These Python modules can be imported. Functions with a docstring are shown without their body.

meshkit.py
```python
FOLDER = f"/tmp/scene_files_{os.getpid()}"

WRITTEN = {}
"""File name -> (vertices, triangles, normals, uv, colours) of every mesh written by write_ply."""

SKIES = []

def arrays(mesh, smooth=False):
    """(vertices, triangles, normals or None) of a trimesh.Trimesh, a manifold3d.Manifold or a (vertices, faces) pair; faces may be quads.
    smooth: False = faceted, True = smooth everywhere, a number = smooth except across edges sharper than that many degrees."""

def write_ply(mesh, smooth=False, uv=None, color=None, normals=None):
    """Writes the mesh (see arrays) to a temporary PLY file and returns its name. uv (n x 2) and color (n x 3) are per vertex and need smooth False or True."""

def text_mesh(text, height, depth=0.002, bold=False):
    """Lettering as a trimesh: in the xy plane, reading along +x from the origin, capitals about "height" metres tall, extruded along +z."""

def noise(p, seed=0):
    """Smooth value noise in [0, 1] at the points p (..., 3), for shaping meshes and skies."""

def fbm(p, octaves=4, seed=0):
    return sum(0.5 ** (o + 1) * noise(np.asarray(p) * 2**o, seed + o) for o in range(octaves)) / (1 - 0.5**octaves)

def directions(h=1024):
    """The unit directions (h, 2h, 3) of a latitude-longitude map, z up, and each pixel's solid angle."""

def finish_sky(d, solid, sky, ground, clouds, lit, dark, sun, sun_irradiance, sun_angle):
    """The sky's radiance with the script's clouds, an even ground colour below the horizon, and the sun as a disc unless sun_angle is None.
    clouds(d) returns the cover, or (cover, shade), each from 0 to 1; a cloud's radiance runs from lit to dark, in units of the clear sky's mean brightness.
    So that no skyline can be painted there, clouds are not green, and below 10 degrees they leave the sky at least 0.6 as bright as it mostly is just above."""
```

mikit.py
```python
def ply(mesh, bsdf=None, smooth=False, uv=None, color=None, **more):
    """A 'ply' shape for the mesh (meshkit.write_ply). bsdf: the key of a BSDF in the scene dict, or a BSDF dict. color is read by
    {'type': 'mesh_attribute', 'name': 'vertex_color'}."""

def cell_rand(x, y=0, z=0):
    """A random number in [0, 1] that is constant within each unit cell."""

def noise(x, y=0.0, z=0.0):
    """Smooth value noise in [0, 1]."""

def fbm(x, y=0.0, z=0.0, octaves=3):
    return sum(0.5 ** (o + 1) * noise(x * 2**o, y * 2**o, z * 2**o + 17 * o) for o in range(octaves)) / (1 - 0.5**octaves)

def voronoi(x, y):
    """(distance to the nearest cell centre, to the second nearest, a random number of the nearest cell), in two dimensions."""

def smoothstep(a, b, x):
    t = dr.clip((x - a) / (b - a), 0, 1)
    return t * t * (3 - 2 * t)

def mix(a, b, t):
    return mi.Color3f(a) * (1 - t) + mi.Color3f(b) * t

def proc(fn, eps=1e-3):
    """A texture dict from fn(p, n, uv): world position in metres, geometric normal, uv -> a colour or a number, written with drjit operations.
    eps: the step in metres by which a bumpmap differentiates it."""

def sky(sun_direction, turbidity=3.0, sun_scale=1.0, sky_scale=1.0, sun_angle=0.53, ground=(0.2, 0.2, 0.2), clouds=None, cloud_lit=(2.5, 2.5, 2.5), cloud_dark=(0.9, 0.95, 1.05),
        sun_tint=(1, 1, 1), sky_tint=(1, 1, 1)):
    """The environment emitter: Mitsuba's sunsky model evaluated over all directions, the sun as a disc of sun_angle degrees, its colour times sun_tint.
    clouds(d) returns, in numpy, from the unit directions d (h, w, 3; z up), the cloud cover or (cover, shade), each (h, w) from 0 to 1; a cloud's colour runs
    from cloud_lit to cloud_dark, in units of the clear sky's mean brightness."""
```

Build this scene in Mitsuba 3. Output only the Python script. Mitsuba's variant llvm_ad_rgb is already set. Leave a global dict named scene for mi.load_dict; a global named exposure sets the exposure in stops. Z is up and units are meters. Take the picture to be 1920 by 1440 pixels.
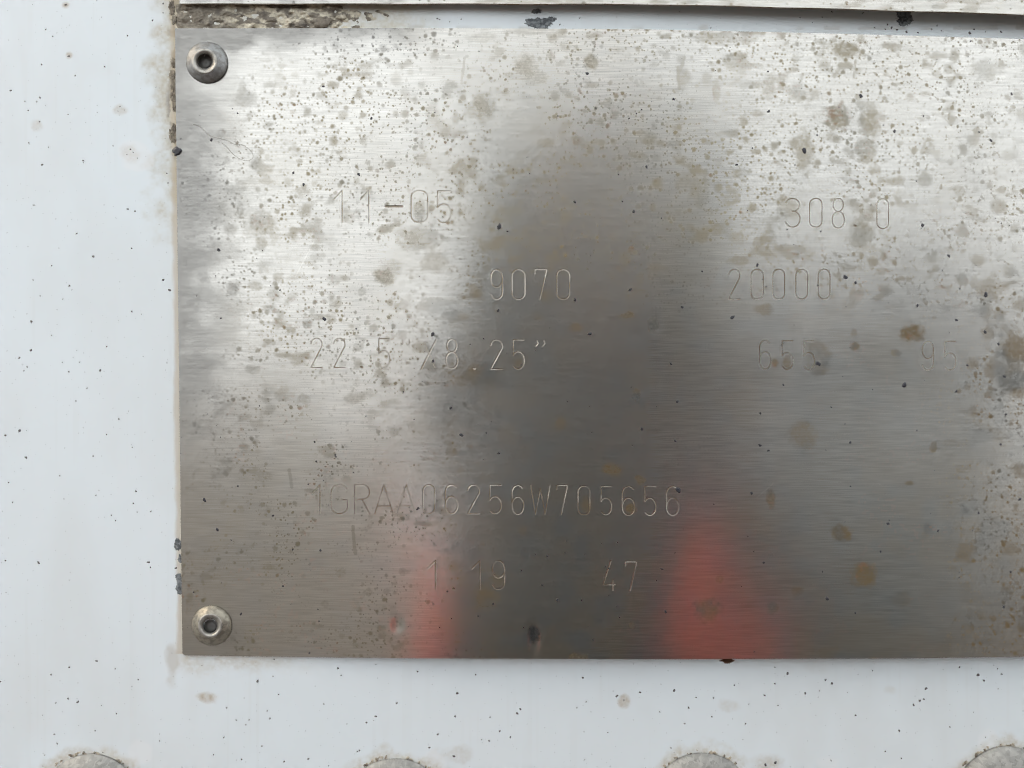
import math, random
import numpy as np, trimesh, shapely, drjit as dr, mitsuba as mi, mikit, meshkit
import manifold3d as m3
from shapely.geometry import Polygon, LineString, Point
from scipy.spatial import Delaunay
from mikit import noise, fbm, voronoi, smoothstep, mix, cell_rand

T = mi.ScalarTransform4f
rng = np.random.default_rng(7)
scene, labels = {}, {}

# ------------------------------------------------------------------ camera, sky, exposure
S = 0.122e-3            # one plate unit (the finest graduation used below) in metres
D = 0.177               # lens to panel
Z0 = 1.50               # height of the lens above the ground
exposure = 2.78
scene['camera'] = {'type': 'perspective', 'fov': 2 * math.degrees(math.atan(960 * S / D)), 'fov_axis': 'x', 'near_clip': 0.002, 'far_clip': 900.0,
                   'to_world': T().look_at(origin=[0, -D, Z0], target=[0, 0, Z0], up=[0, 0, 1])}


def overcast(d):
    n = meshkit.fbm(np.stack([d[..., 0] * 2.2, d[..., 1] * 2.2, d[..., 2] * 5.0], -1), octaves=4, seed=3)
    return np.ones(d.shape[:2]), np.clip((n - 0.42) * 1.6, 0, 0.55)


scene['sky'] = mikit.sky([-0.80, -0.10, 0.60], turbidity=4, sun_scale=0.16, sun_angle=26, clouds=overcast, cloud_lit=(2.44, 2.55, 2.60), cloud_dark=(1.75, 1.84, 1.90), ground=(0.25, 0.23, 0.2))


# ------------------------------------------------------------------ helpers
def W(u, v, h=0.0):
    """A point of the panel in metres from plate units (u right, v down) and its height h off the panel."""
    u, v, h = np.broadcast_arrays(np.asarray(u, float), np.asarray(v, float), np.asarray(h, float))
    f = 1 - h / D
    return np.stack([(u - 960) * S * f, -h, Z0 - (v - 720) * S * f], -1)


def numbered(name):
    if name not in used:
        used[name] = 0
        return name
    used[name] += 1
    return f'{name}_{used[name]:03d}'


used = {}


def add(name, mesh, bsdf, parent=None, **kw):
    key = numbered((parent + '__' if parent else '') + name)
    scene[key] = mikit.ply(mesh, bsdf, **kw)
    return key


def thing(name, label, cat, group=None, kind=None):
    key = numbered(name)
    labels[key] = {'label': label, 'category': cat}
    if group: labels[key]['group'] = group
    if kind: labels[key]['kind'] = kind
    return key


def hull(*pts):
    """The rounded solid over spheres (x, y, z, r)."""
    return m3.Manifold.batch_hull([m3.Manifold.sphere(p[3], 20).translate(tuple(map(float, p[:3]))) for p in pts])


def soft(man, length=None, it=6):
    if length: man = man.refine_to_length(length)
    m = man.to_mesh()
    t = trimesh.Trimesh(m.vert_properties[:, :3], m.tri_verts, process=True)
    if it: trimesh.smoothing.filter_taubin(t, iterations=it)
    return t


def ss(a, b, x):
    t = np.clip((x - a) / (b - a), 0, 1)
    return t * t * (3 - 2 * t)


# ------------------------------------------------------------------ materials
def uvq(p):
    return p.x / S + 960.0, 720.0 - (p.z - Z0) / S


def blob(u, v, cu, cv, ru, rv, soft_=0.55, nz=None):
    d = dr.sqrt(dr.square((u - cu) / ru) + dr.square((v - cv) / rv))
    if nz is not None: d = d + nz
    return 1 - smoothstep(1 - soft_, 1 + soft_, d)


# large stains of the data plate, one of them painted dent shade: u, v, radius u, radius v, strength
PLATE_STAINS_AND_SHADE = [
    (985, 130, 22, 26, .55), (1003, 150, 26, 16, .45), (905, 205, 22, 26, .6), (888, 212, 12, 16, .45), (1107, 120, 13, 15, .7), (1060, 92, 12, 10, .4),
    (1215, 263, 16, 12, .65), (1183, 292, 7, 7, .5), (955, 398, 24, 9, .6), (1310, 362, 20, 24, .45), (1345, 430, 22, 13, .55), (1290, 340, 26, 16, .35),
    (1582, 98, 28, 15, .75), (1568, 222, 26, 24, .85), (1625, 235, 20, 30, .7), (1505, 285, 17, 38, .6), (1490, 178, 20, 18, .45), (1440, 165, 12, 26, .4),
    (1618, 280, 20, 26, .6), (1785, 108, 10, 13, .6), (1842, 135, 26, 18, .4), (1728, 338, 13, 14, .55), (1676, 342, 16, 10, .5), (1610, 440, 22, 30, .65),
    (1620, 410, 16, 12, .5), (1868, 390, 14, 14, .55), (1790, 357, 14, 8, .4), (1475, 395, 22, 22, .5), (1420, 470, 16, 9, .5), (1383, 490, 24, 9, .5), (1480, 480, 16, 9, .5),
    (788, 398, 14, 22, .6), (790, 450, 42, 26, .55), (815, 490, 30, 22, .45), (722, 520, 20, 16, .7), (735, 505, 26, 16, .4), (850, 595, 26, 12, .5), (795, 650, 20, 12, .55),
    (818, 575, 40, 16, .35), (895, 552, 14, 10, .6), (900, 705, 42, 22, .65), (915, 690, 24, 12, .5), (972, 682, 9, 9, .6), (1025, 558, 12, 13, .65), (1012, 590, 10, 12, .45), (1078, 615, 13, 8, .6), (1175, 592, 15, 8, .65),
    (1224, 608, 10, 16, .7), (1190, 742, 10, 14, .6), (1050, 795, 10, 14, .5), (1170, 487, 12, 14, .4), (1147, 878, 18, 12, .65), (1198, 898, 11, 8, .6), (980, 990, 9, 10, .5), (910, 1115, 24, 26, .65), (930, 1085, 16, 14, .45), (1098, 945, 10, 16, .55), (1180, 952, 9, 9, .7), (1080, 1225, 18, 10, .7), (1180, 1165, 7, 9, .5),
    (1320, 1135, 24, 22, .6), (1345, 1080, 8, 8, .4), (1570, 995, 20, 15, .75), (1610, 1072, 24, 22, .75), (1730, 990, 12, 12, .55), (1795, 1030, 20, 20, .5), (1678, 1118, 18, 15, .45), (1440, 932, 8, 16, .6), (1440, 1132, 12, 11, .6), (1488, 1102, 12, 10, .5), (1697, 905, 9, 5, .75),
    (1706, 626, 22, 17, .85), (1600, 650, 10, 9, .7), (1598, 625, 8, 9, .4), (1430, 580, 18, 11, .55), (1675, 662, 12, 8, .55), (1655, 545, 14, 10, .45), (1632, 492, 11, 10, .6), (1530, 660, 24, 22, .4), (1535, 690, 24, 14, .5), (1450, 680, 8, 8, .7), (1474, 680, 8, 11, .5),
    (1850, 545, 22, 26, .5), (1843, 580, 14, 18, .5), (1898, 655, 32, 34, .75), (1892, 712, 32, 36, .7), (1862, 690, 18, 20, .5), (1890, 510, 14, 12, .5), (1800, 525, 12, 11, .5), (1850, 625, 14, 14, .5), (1830, 490, 14, 12, .45), (1908, 570, 16, 12, .5),
    (1500, 815, 26, 28, .4), (1507, 798, 10, 9, .5), (1545, 1215, 36, 14, .4), (1620, 1232, 20, 8, .85), (1540, 1234, 14, 6, .7), (1850, 815, 40, 18, .35), (1905, 880, 18, 14, .55), (1745, 838, 8, 10, .55), (1780, 830, 22, 8, .3), (1880, 1025, 16, 16, .45),
    (462, 185, 22, 18, .5), (417, 253, 11, 10, .65), (486, 310, 14, 12, .65), (500, 322, 14, 12, .5), (456, 352, 14, 13, .5), (452, 396, 12, 16, .6), (490, 420, 32, 26, .55), (486, 430, 12, 12, .55), (404, 381, 11, 9, .55), (384, 520, 16, 16, .6), (366, 537, 6, 6, .6), (440, 543, 13, 14, .65), (482, 537, 14, 10, .45), (386, 567, 20, 16, .5), (405, 455, 14, 12, .5), (493, 458, 12, 14, .55), (592, 465, 10, 8, .55), (337, 682, 9, 26, .6), (337, 565, 12, 9, .4), (437, 595, 26, 30, .35),
    (380, 640, 30, 14, .35), (475, 694, 16, 9, .5), (562, 675, 16, 13, .5), (577, 608, 9, 8, .6), (633, 571, 12, 9, .55), (680, 548, 8, 9, .5), (530, 740, 18, 16, .5), (500, 746, 9, 9, .5), (572, 748, 15, 12, .5), (670, 746, 22, 12, .45), (738, 808, 13, 10, .5), (410, 815, 22, 16, .3), (348, 790, 14, 16, .4), (350, 905, 18, 34, .4), (495, 890, 26, 16, .45), (410, 885, 22, 14, .4), (640, 880, 44, 12, .4), (620, 895, 14, 8, .45), (570, 995, 9, 8, .55), (557, 980, 8, 8, .45), (640, 1070, 14, 12, .45), (695, 1105, 12, 10, .5), (760, 1068, 14, 9, .5), (612, 1130, 12, 9, .45), (720, 1190, 22, 10, .4), (560, 1030, 60, 20, .2), (1000, 1180, 13, 18, .8), (455, 170, 10, 8, .5), (850, 165, 14, 9, .5), (855, 225, 8, 14, .4), (830, 240, 18, 14, .4), (812, 218, 14, 24, .35), (900, 75, 36, 10, .3), (1000, 62, 50, 9, .35), (1340, 75, 50, 12, .45), (1395, 80, 10, 9, .5), (1280, 150, 14, 18, .45), (1340, 175, 8, 24, .4), (1275, 115, 9, 7, .4)]
# thin dark runs on it: u0, v0, u1, v1, half width, strength
PLATE_RUNS = [(1270, 130, 1272, 170, 3.5, .5), (1281, 112, 1272, 140, 4, .5), (664, 985, 669, 1035, 4, .6), (545, 880, 550, 912, 4, .55), (1010, 270, 960, 188, 1, 0), (866, 160, 872, 112, 3, .4),
             (1040, 175, 990, 186, 3, .35), (740, 1135, 742, 1165, 9, .4), (615, 915, 612, 892, 3, .5), (985, 560, 1000, 590, 2, .0), (1600, 118, 1597, 150, 3, .5), (1660, 550, 1640, 560, 6, .45)]


def runs(u, v):
    out = mi.Float(0)
    for a, b, c, d, w, k in PLATE_RUNS:
        if not k: continue
        ex, ey = c - a, d - b
        t = dr.clip(((u - a) * ex + (v - b) * ey) / (ex * ex + ey * ey), 0, 1)
        out = dr.maximum(out, k * (1 - smoothstep(0.5, 1.4, dr.sqrt(dr.square(u - a - t * ex) + dr.square(v - b - t * ey)) / w)))
    return out


def spots(u, v, cell, r0, r1, share, seed):
    """Irregular corrosion dots: one to a cell, most of them missing."""
    x, y = u / cell + seed, v / cell + seed * 0.37
    r1 = r1 * (.6 + .8 * noise(u / cell * .7, v / cell * .7, seed))
    d, _, k = voronoi(x, y)
    r = (r0 + (r1 - r0) * dr.square(k * 7.31 - dr.floor(k * 7.31))) / cell
    return dr.select(k < share, (1 - smoothstep(0.3, 1.18, d / r)) * (.45 + .55 * (k / share)), 0.0)


def plate_stain_and_shade(p, n, uv):
    u, v = uvq(p)
    du, dv = 4 * (fbm(u / 7, v / 7, 1.5, octaves=2) - .5), 4 * (fbm(u / 7, v / 7, 8.5, octaves=2) - .5)
    a, b = u + du, v + dv
    cl = fbm(u / 90, v / 70, 3.3, octaves=3)
    # fewer dots towards the lower right of the plate and round the upper rivet
    lowright = smoothstep(800, 1000, u) * smoothstep(440, 640, v) * (1 - smoothstep(1700, 1850, u))
    bare = smoothstep(60, 230, dr.sqrt(dr.square(u - 330) + dr.square((v - 60) * .8)))
    dens = bare * (1 - .84 * lowright) * (0.5 + 1.0 * smoothstep(.3, .6, cl))
    s = 0.80 * spots(a, b, 7.6, 1.0, 3.2, .75, 3) * dens
    s = dr.maximum(s, 0.74 * spots(a, b, 15, 2.5, 6.5, .66, 41) * dens)
    s = dr.maximum(s, 0.55 * spots(u + 2 * du, v + 2 * dv, 42, 6, 16, .5, 77) * dens)
    s = dr.maximum(s, 0.45 * smoothstep(.52, .78, fbm(u / 24, v / 18, 9.1, octaves=5)) * dens)
    nz = 0.9 * (fbm(u / 9, v / 9, 2.2, octaves=2) - .5)
    big = mi.Float(0)
    for cu, cv, ru, rv, k in PLATE_STAINS_AND_SHADE:
        big = dr.maximum(big, k * blob(u, v, cu, cv, ru, rv, .5, nz))
    big = 1.15 * big * (.45 + .85 * fbm(u / 4, v / 3.2, 4.4, octaves=2))
    s = dr.maximum(dr.maximum(s, big), runs(u + du, v))
    # darker grey that keeps to the left and upper margins
    m = fbm(u / 55, v / 40, 6.1, octaves=3) - .5
    edge = (1 - smoothstep(335, 500, u + 150 * m)) * (1 - smoothstep(700, 1000, v)) + (1 - smoothstep(52, 120, v + 60 * m)) * (1 - smoothstep(700, 900, u))
    s = dr.maximum(s, 0.92 * dr.clip(edge, 0, 1) * (.6 + .4 * fbm(u / 12, v / 3, 7.7)))
    s = dr.maximum(s, 0.5 * (1 - smoothstep(0, 14, u - (329 + (v - 53) * .011))) * smoothstep(.35, .6, noise(v / 40)))
    film = .06 + .12 * smoothstep(.35, .7, fbm(u / 140, v / 110, 1.1, octaves=3)) + smoothstep(600, 1050, v) * (.04 + .21 * (1 - smoothstep(700, 900, u)))  # thin dirt film, thickened low down to paint in a darker reflection
    return dr.clip(dr.maximum(s, film), 0, .92)


def stain_and_shade_tone(p, n, uv):
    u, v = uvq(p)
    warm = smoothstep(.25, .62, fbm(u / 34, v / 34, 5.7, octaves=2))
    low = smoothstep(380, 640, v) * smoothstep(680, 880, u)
    c = mix((.255, .238, .19), (.278, .235, .15), warm) * (1 - .56 * smoothstep(520, 900, v))  # stain colour darkened downwards, shade painted to suit the dimmer reflection
    c = mix(c, mix((.075, .077, .073), (.13, .086, .034), warm), low * .95)  # darker again at lower right, following the dark reflection there
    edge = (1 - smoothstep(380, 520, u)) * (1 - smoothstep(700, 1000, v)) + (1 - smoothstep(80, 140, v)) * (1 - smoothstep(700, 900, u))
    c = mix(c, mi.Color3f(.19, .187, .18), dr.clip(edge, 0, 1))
    c = mix(c, mi.Color3f(.022, .022, .022), blob(u, v, 1000, 1180, 14, 19, .4))  # dent shading painted near black into the stain colour
    rust = smoothstep(.70, .80, noise(u / 5, v / 5, 31.0)) * smoothstep(.58, .75, noise(u / 45, v / 45, 12.0)) * (1 - dr.clip(edge, 0, 1))
    return mix(c, mi.Color3f(.22, .09, .035), rust * .45)


def brush(u, v):
    a = noise(u / 24, v / 1.2, 2.0) - .5
    b = noise(u / 36 + 9, v / 1.4, 5.0) - .5
    c = noise(u / 170 + 3, v / 3.0, 6.0) - .5
    e = smoothstep(.90, .98, noise(u / 60 + 5, v / 1.7, 17.0))
    return a, b, c, e


SCRATCHES = [(1132, 380, 1112, 440), (1128, 492, 1182, 560), (1180, 545, 1200, 600), (590, 455, 556, 520), (1445, 905, 1415, 930), (1010, 1090, 1090, 1062), (655, 300, 668, 340), (760, 700, 790, 690), (1640, 905, 1646, 908)]


def steel_tone(p, n, uv):
    u, v = uvq(p)
    a, b, c, e = brush(u, v)
    for x0, y0, x1, y1 in SCRATCHES:
        ex, ey = x1 - x0, y1 - y0
        t = dr.clip(((u - x0) * ex + (v - y0) * ey) / (ex * ex + ey * ey), 0, 1)
        e = dr.maximum(e, .8 * (1 - smoothstep(.3, 1.5, dr.sqrt(dr.square(u - x0 - t * ex) + dr.square(v - y0 - t * ey)))))
    g = .635 * (1 + .22 * a + .16 * b + .14 * e)
    return mi.Color3f(g, g * .97, g * .915)


def steel_alpha(p, n, uv):
    u, v = uvq(p)
    a, b, c, e = brush(u + 777, v)
    return .068 + .008 * b


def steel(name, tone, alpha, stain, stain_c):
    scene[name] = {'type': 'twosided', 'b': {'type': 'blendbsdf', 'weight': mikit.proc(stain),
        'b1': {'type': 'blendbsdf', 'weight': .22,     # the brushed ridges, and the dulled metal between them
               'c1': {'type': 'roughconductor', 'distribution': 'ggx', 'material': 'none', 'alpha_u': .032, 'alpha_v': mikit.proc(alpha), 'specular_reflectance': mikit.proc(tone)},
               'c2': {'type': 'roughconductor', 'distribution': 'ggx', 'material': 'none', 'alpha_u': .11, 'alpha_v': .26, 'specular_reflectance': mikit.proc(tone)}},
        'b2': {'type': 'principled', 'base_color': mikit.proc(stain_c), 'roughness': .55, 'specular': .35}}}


steel('brushed_steel', steel_tone, steel_alpha, plate_stain_and_shade, stain_and_shade_tone)


def upper_stain(p, n, uv):
    u, v = uvq(p)
    s = .8 * spots(u, v, 14, 1.5, 4.5, .5, 9) + .3 * smoothstep(.45, .7, fbm(u / 30, v / 9, 3.0))
    return dr.clip(s + .22, 0, .9)


steel('upper_steel', steel_tone, steel_alpha, upper_stain, stain_and_shade_tone)
scene['cut_steel'] = {'type': 'twosided', 'b': {'type': 'principled', 'base_color': mikit.proc(lambda p, n, uv: mix((.42, .38, .32), (.22, .17, .12), smoothstep(.4, .7, fbm(p.x * 900, p.z * 900, 1.0)))), 'roughness': .5, 'metallic': .4}}
scene['groove_steel'] = {'type': 'twosided', 'b': {'type': 'roughconductor', 'material': 'none', 'alpha': .22, 'specular_reflectance': mikit.proc(lambda p, n, uv: mix((.44, .40, .345), (.24, .20, .155), smoothstep(.35, .65, fbm(p.x * 500, p.z * 500, 3.0))))}}

BOLTS = [(171, 1513, 99), (743, 1516, 95), (1316, 1505, 93), (1887, 1501, 101)]


def paint_tone(p, n, uv):
    u, v = uvq(p)
    base = mix((.745, .81, .85), (.77, .815, .845), fbm(u / 300, v / 500, 1.0))
    nz = fbm(u / 30, v / 30, 2.0, octaves=4) - .5
    fine = fbm(u / 5, v / 5, 7.0, octaves=2)
    # dirt that has crept out from under the plate's left side
    d = 1 - smoothstep(0, 62, (328 - u) + 80 * nz)
    grime = d * (1 - smoothstep(300, 480, v + 160 * nz)) * dr.select(u < 345, 1.0, 0.0)
    film = smoothstep(.42, .75, fbm(u / 120, v / 260, 11.0, octaves=4))
    c = mix(base, mi.Color3f(.68, .70, .70), .3 * film)
    streak = smoothstep(.62, .85, noise(u / 7, v / 260, 21.0)) * smoothstep(.45, .7, fbm(u / 60, v / 200, 5.0))
    c = mix(c, mi.Color3f(.62, .62, .60), .08 * streak)
    c = mix(c, mi.Color3f(.52, .485, .40), .85 * grime * (.5 + .8 * fine))
    near = (1 - smoothstep(0, 15, (328 - u) + 26 * nz)) * dr.select(u < 345, 1.0, 0.0) * (1 - smoothstep(250, 330, v)) 
    c = mix(c, mi.Color3f(.20, .17, .14), .8 * near * smoothstep(.42, .58, fbm(u / 9, v / 16, 4.0)))
    rim = blob(u, v, 331 + (v - 400) * .011, v, 8, 900, .5, nz) * dr.select(v < 1226, 1.0, 0.0) * dr.select(u < 345, 1.0, 0.0)
    c = mix(c, mi.Color3f(.52, .42, .27), .55 * rim)
    drip = blob(u, v, 324, 1248, 11, 32, .5, nz * 1.5)
    c = mix(c, mi.Color3f(.50, .46, .40), .55 * drip)
    under = (1 - smoothstep(0, 46, v - 1230 + 60 * nz)) * (1 - smoothstep(480, 640, u)) * dr.select(v > 1220, 1.0, 0.0) * smoothstep(325, 350, u)
    c = mix(c, mi.Color3f(.52, .46, .36), .5 * under * (.4 + fine))
    for cu, cv, ru, rv, k in ((388, 1306, 18, 9, .6), (1171, 1313, 9, 11, .5), (245, 288, 14, 14, .35), (226, 205, 11, 9, .35), (68, 236, 9, 9, .3), (129, 103, 6, 6, .6), (123, 8, 8, 8, .8), (960, 22, 50, 30, .0), (1370, 1323, 16, 11, .2), (1671, 1294, 11, 8, .15),
                              (850, 1414, 34, 14, .22), (1440, 1436, 22, 18, .4), (1530, 1250, 20, 10, .08)):
        if k: c = mix(c, mi.Color3f(.44, .35, .24), k * blob(u, v, cu, cv, ru, rv, .5, nz * 1.6) * (.4 + 1.0 * fine))
    for cu, cv, r in ((262, 1412, 22), (257, 292, 30), (812, 1432, 26), (1555, 1436, 20), (1850, 1388, 20)):
        c = mix(c, mi.Color3f(.82, .835, .85), .4 * blob(u, v, cu, cv, r, r, .2, nz * 1.1))
    ring = mi.Float(0)
    for cu, cv, r in BOLTS:
        dd = dr.sqrt(dr.square(u - cu) + dr.square(v - cv)) - r
        ring = dr.maximum(ring, 1 - smoothstep(0, 26, dd + 44 * nz))
    c = mix(c, mi.Color3f(.50, .43, .32), .6 * ring * (.3 + fine))
    gap = (1 - smoothstep(740, 860, u + 80 * nz)) * dr.select(v < 56, 1.0, 0.0) * smoothstep(325, 345, u)
    c = mix(c, mi.Color3f(.55, .50, .38), .6 * gap * (.4 + fine))
    edge = dr.select(v < 56, 1.0, 0.0) * smoothstep(44, 54, v + 8 * nz) * smoothstep(.5, .7, noise(u / 30, 3.0)) * smoothstep(330, 350, u)
    c = mix(c, mi.Color3f(.4, .36, .3), .4 * edge)
    tiny = spots(u, v, 13, .5, 1.5, .24, 19)
    return mix(c, mi.Color3f(.2, .2, .2), .55 * tiny)


scene['white_paint'] = {'type': 'bumpmap', 'arbitrary': mikit.proc(lambda p, n, uv: fbm(p.x * 900, p.z * 900, 1.0, octaves=3), eps=1e-4), 'scale': 3.0e-5,
                        'b': {'type': 'principled', 'base_color': mikit.proc(paint_tone), 'roughness': .42, 'specular': .45}}
scene['pit'] = {'type': 'twosided', 'b': {'type': 'principled', 'base_color': mikit.proc(lambda p, n, uv: mix((.035, .04, .05), (.14, .125, .12), fbm(p.x * 3000, p.z * 3000, 1.0))), 'roughness': .6}}
scene['soot'] = {'type': 'twosided', 'b': {'type': 'principled', 'base_color': {'type': 'rgb', 'value': (.03, .03, .038)}, 'roughness': .5}}
scene['rust_flake'] = {'type': 'twosided', 'b': {'type': 'principled', 'base_color': {'type': 'rgb', 'value': (.10, .045, .02)}, 'roughness': .8}}
scene['bare_metal'] = {'type': 'twosided', 'b': {'type': 'principled', 'base_color': mikit.proc(lambda p, n, uv: mix((.085, .095, .105), (.24, .26, .275), smoothstep(.3, .75, fbm(p.x * 2600, p.z * 2600, 2.0, octaves=3)))), 'roughness': .5, 'metallic': .25}}


def sealant_tone(p, n, uv):
    u, v = uvq(p)
    f = fbm(u / 19, v / 10, 8.0, octaves=5)
    pale = smoothstep(.45, .64, f) * (1 - .85 * (1 - smoothstep(400, 450, u)))
    c = mix((.215, .19, .155), (.58, .535, .43), pale) * (.75 + .5 * fbm(u / 3, v / 3, 1.0, octaves=2))
    return mix(c, mi.Color3f(.11, .097, .085), smoothstep(.50, .76, fbm(u / 9, v / 7, 3.0, octaves=5)) * .75)


scene['sealant'] = {'type': 'twosided', 'b': {'type': 'principled', 'base_color': mikit.proc(sealant_tone), 'roughness': .85}}


def zinc_tone(p, n, uv):
    u, v = uvq(p)
    k = voronoi(u / 5 + 2 * noise(u / 4, v / 4), v / 5)[2]
    g = .30 + .12 * (k - .5) + .14 * (fbm(u / 10, v / 10, 1.0, octaves=3) - .5)
    return mi.Color3f(g, g * .985, g * .93)


scene['zinc'] = {'type': 'bumpmap', 'arbitrary': mikit.proc(lambda p, n, uv: fbm(p.x * 1800, p.z * 1800, p.y * 1800, octaves=3), eps=1e-4), 'scale': 1.2e-4,
                 'b': {'type': 'principled', 'base_color': mikit.proc(zinc_tone), 'roughness': .6, 'metallic': .25}}


def alu(name, c0, c1):
    scene[name] = {'type': 'twosided', 'b': {'type': 'principled', 'base_color': mikit.proc(lambda p, n, uv: mix(c0, c1, smoothstep(.35, .7, fbm(p.x * 1500, p.z * 1500, p.y * 1500, octaves=3)))), 'roughness': .48, 'metallic': .65}}


alu('rivet_grey', (.30, .305, .305), (.21, .205, .195))
alu('rivet_rim', (.46, .445, .41), (.31, .295, .27))
alu('rivet_worn', (.36, .33, .27), (.22, .20, .165))
scene['rivet_pin'] = {'type': 'twosided', 'b': {'type': 'principled', 'base_color': {'type': 'rgb', 'value': (.15, .15, .145)}, 'roughness': .6, 'metallic': .3}}

# ------------------------------------------------------------------ the white panel
panel = thing('trailer_panel', 'white painted metal panel speckled with small dark chips, behind the steel plates', 'panel')
gx = np.linspace(-1.3, 1.3, 27); gz = np.linspace(Z0 - .75, Z0 + .95, 18)
outer = trimesh.creation.box((2.6, .03, 1.7)); outer.apply_translation((0, .015, Z0 + .1))
add('sheet', outer, 'white_paint', panel)


def fleck(u, v, ru, rv, ang, h, n=8, r=rng, lift=.05e-3):
    a = np.arange(n) / n * 2 * np.pi
    k = 1 + .55 * (r.random(n) - .5)
    x, y = ru * k * np.cos(a), rv * k * np.sin(a)
    c, s = math.cos(ang), math.sin(ang)
    x, y = c * x - s * y, s * x + c * y
    lo, hi = W(u + x, v + y, h), W(u + .55 * x, v + .55 * y, h + lift)
    vv = np.vstack([lo, hi, W([u], [v], h + lift * (.3 + r.random()))])
    i = np.arange(n); j = (i + 1) % n
    f = np.vstack([np.stack([i, i + n, j], 1), np.stack([j, i + n, j + n], 1), np.stack([i + n, 0 * i + 2 * n, j + n], 1)])
    return trimesh.Trimesh(vv, f, process=False)


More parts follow.
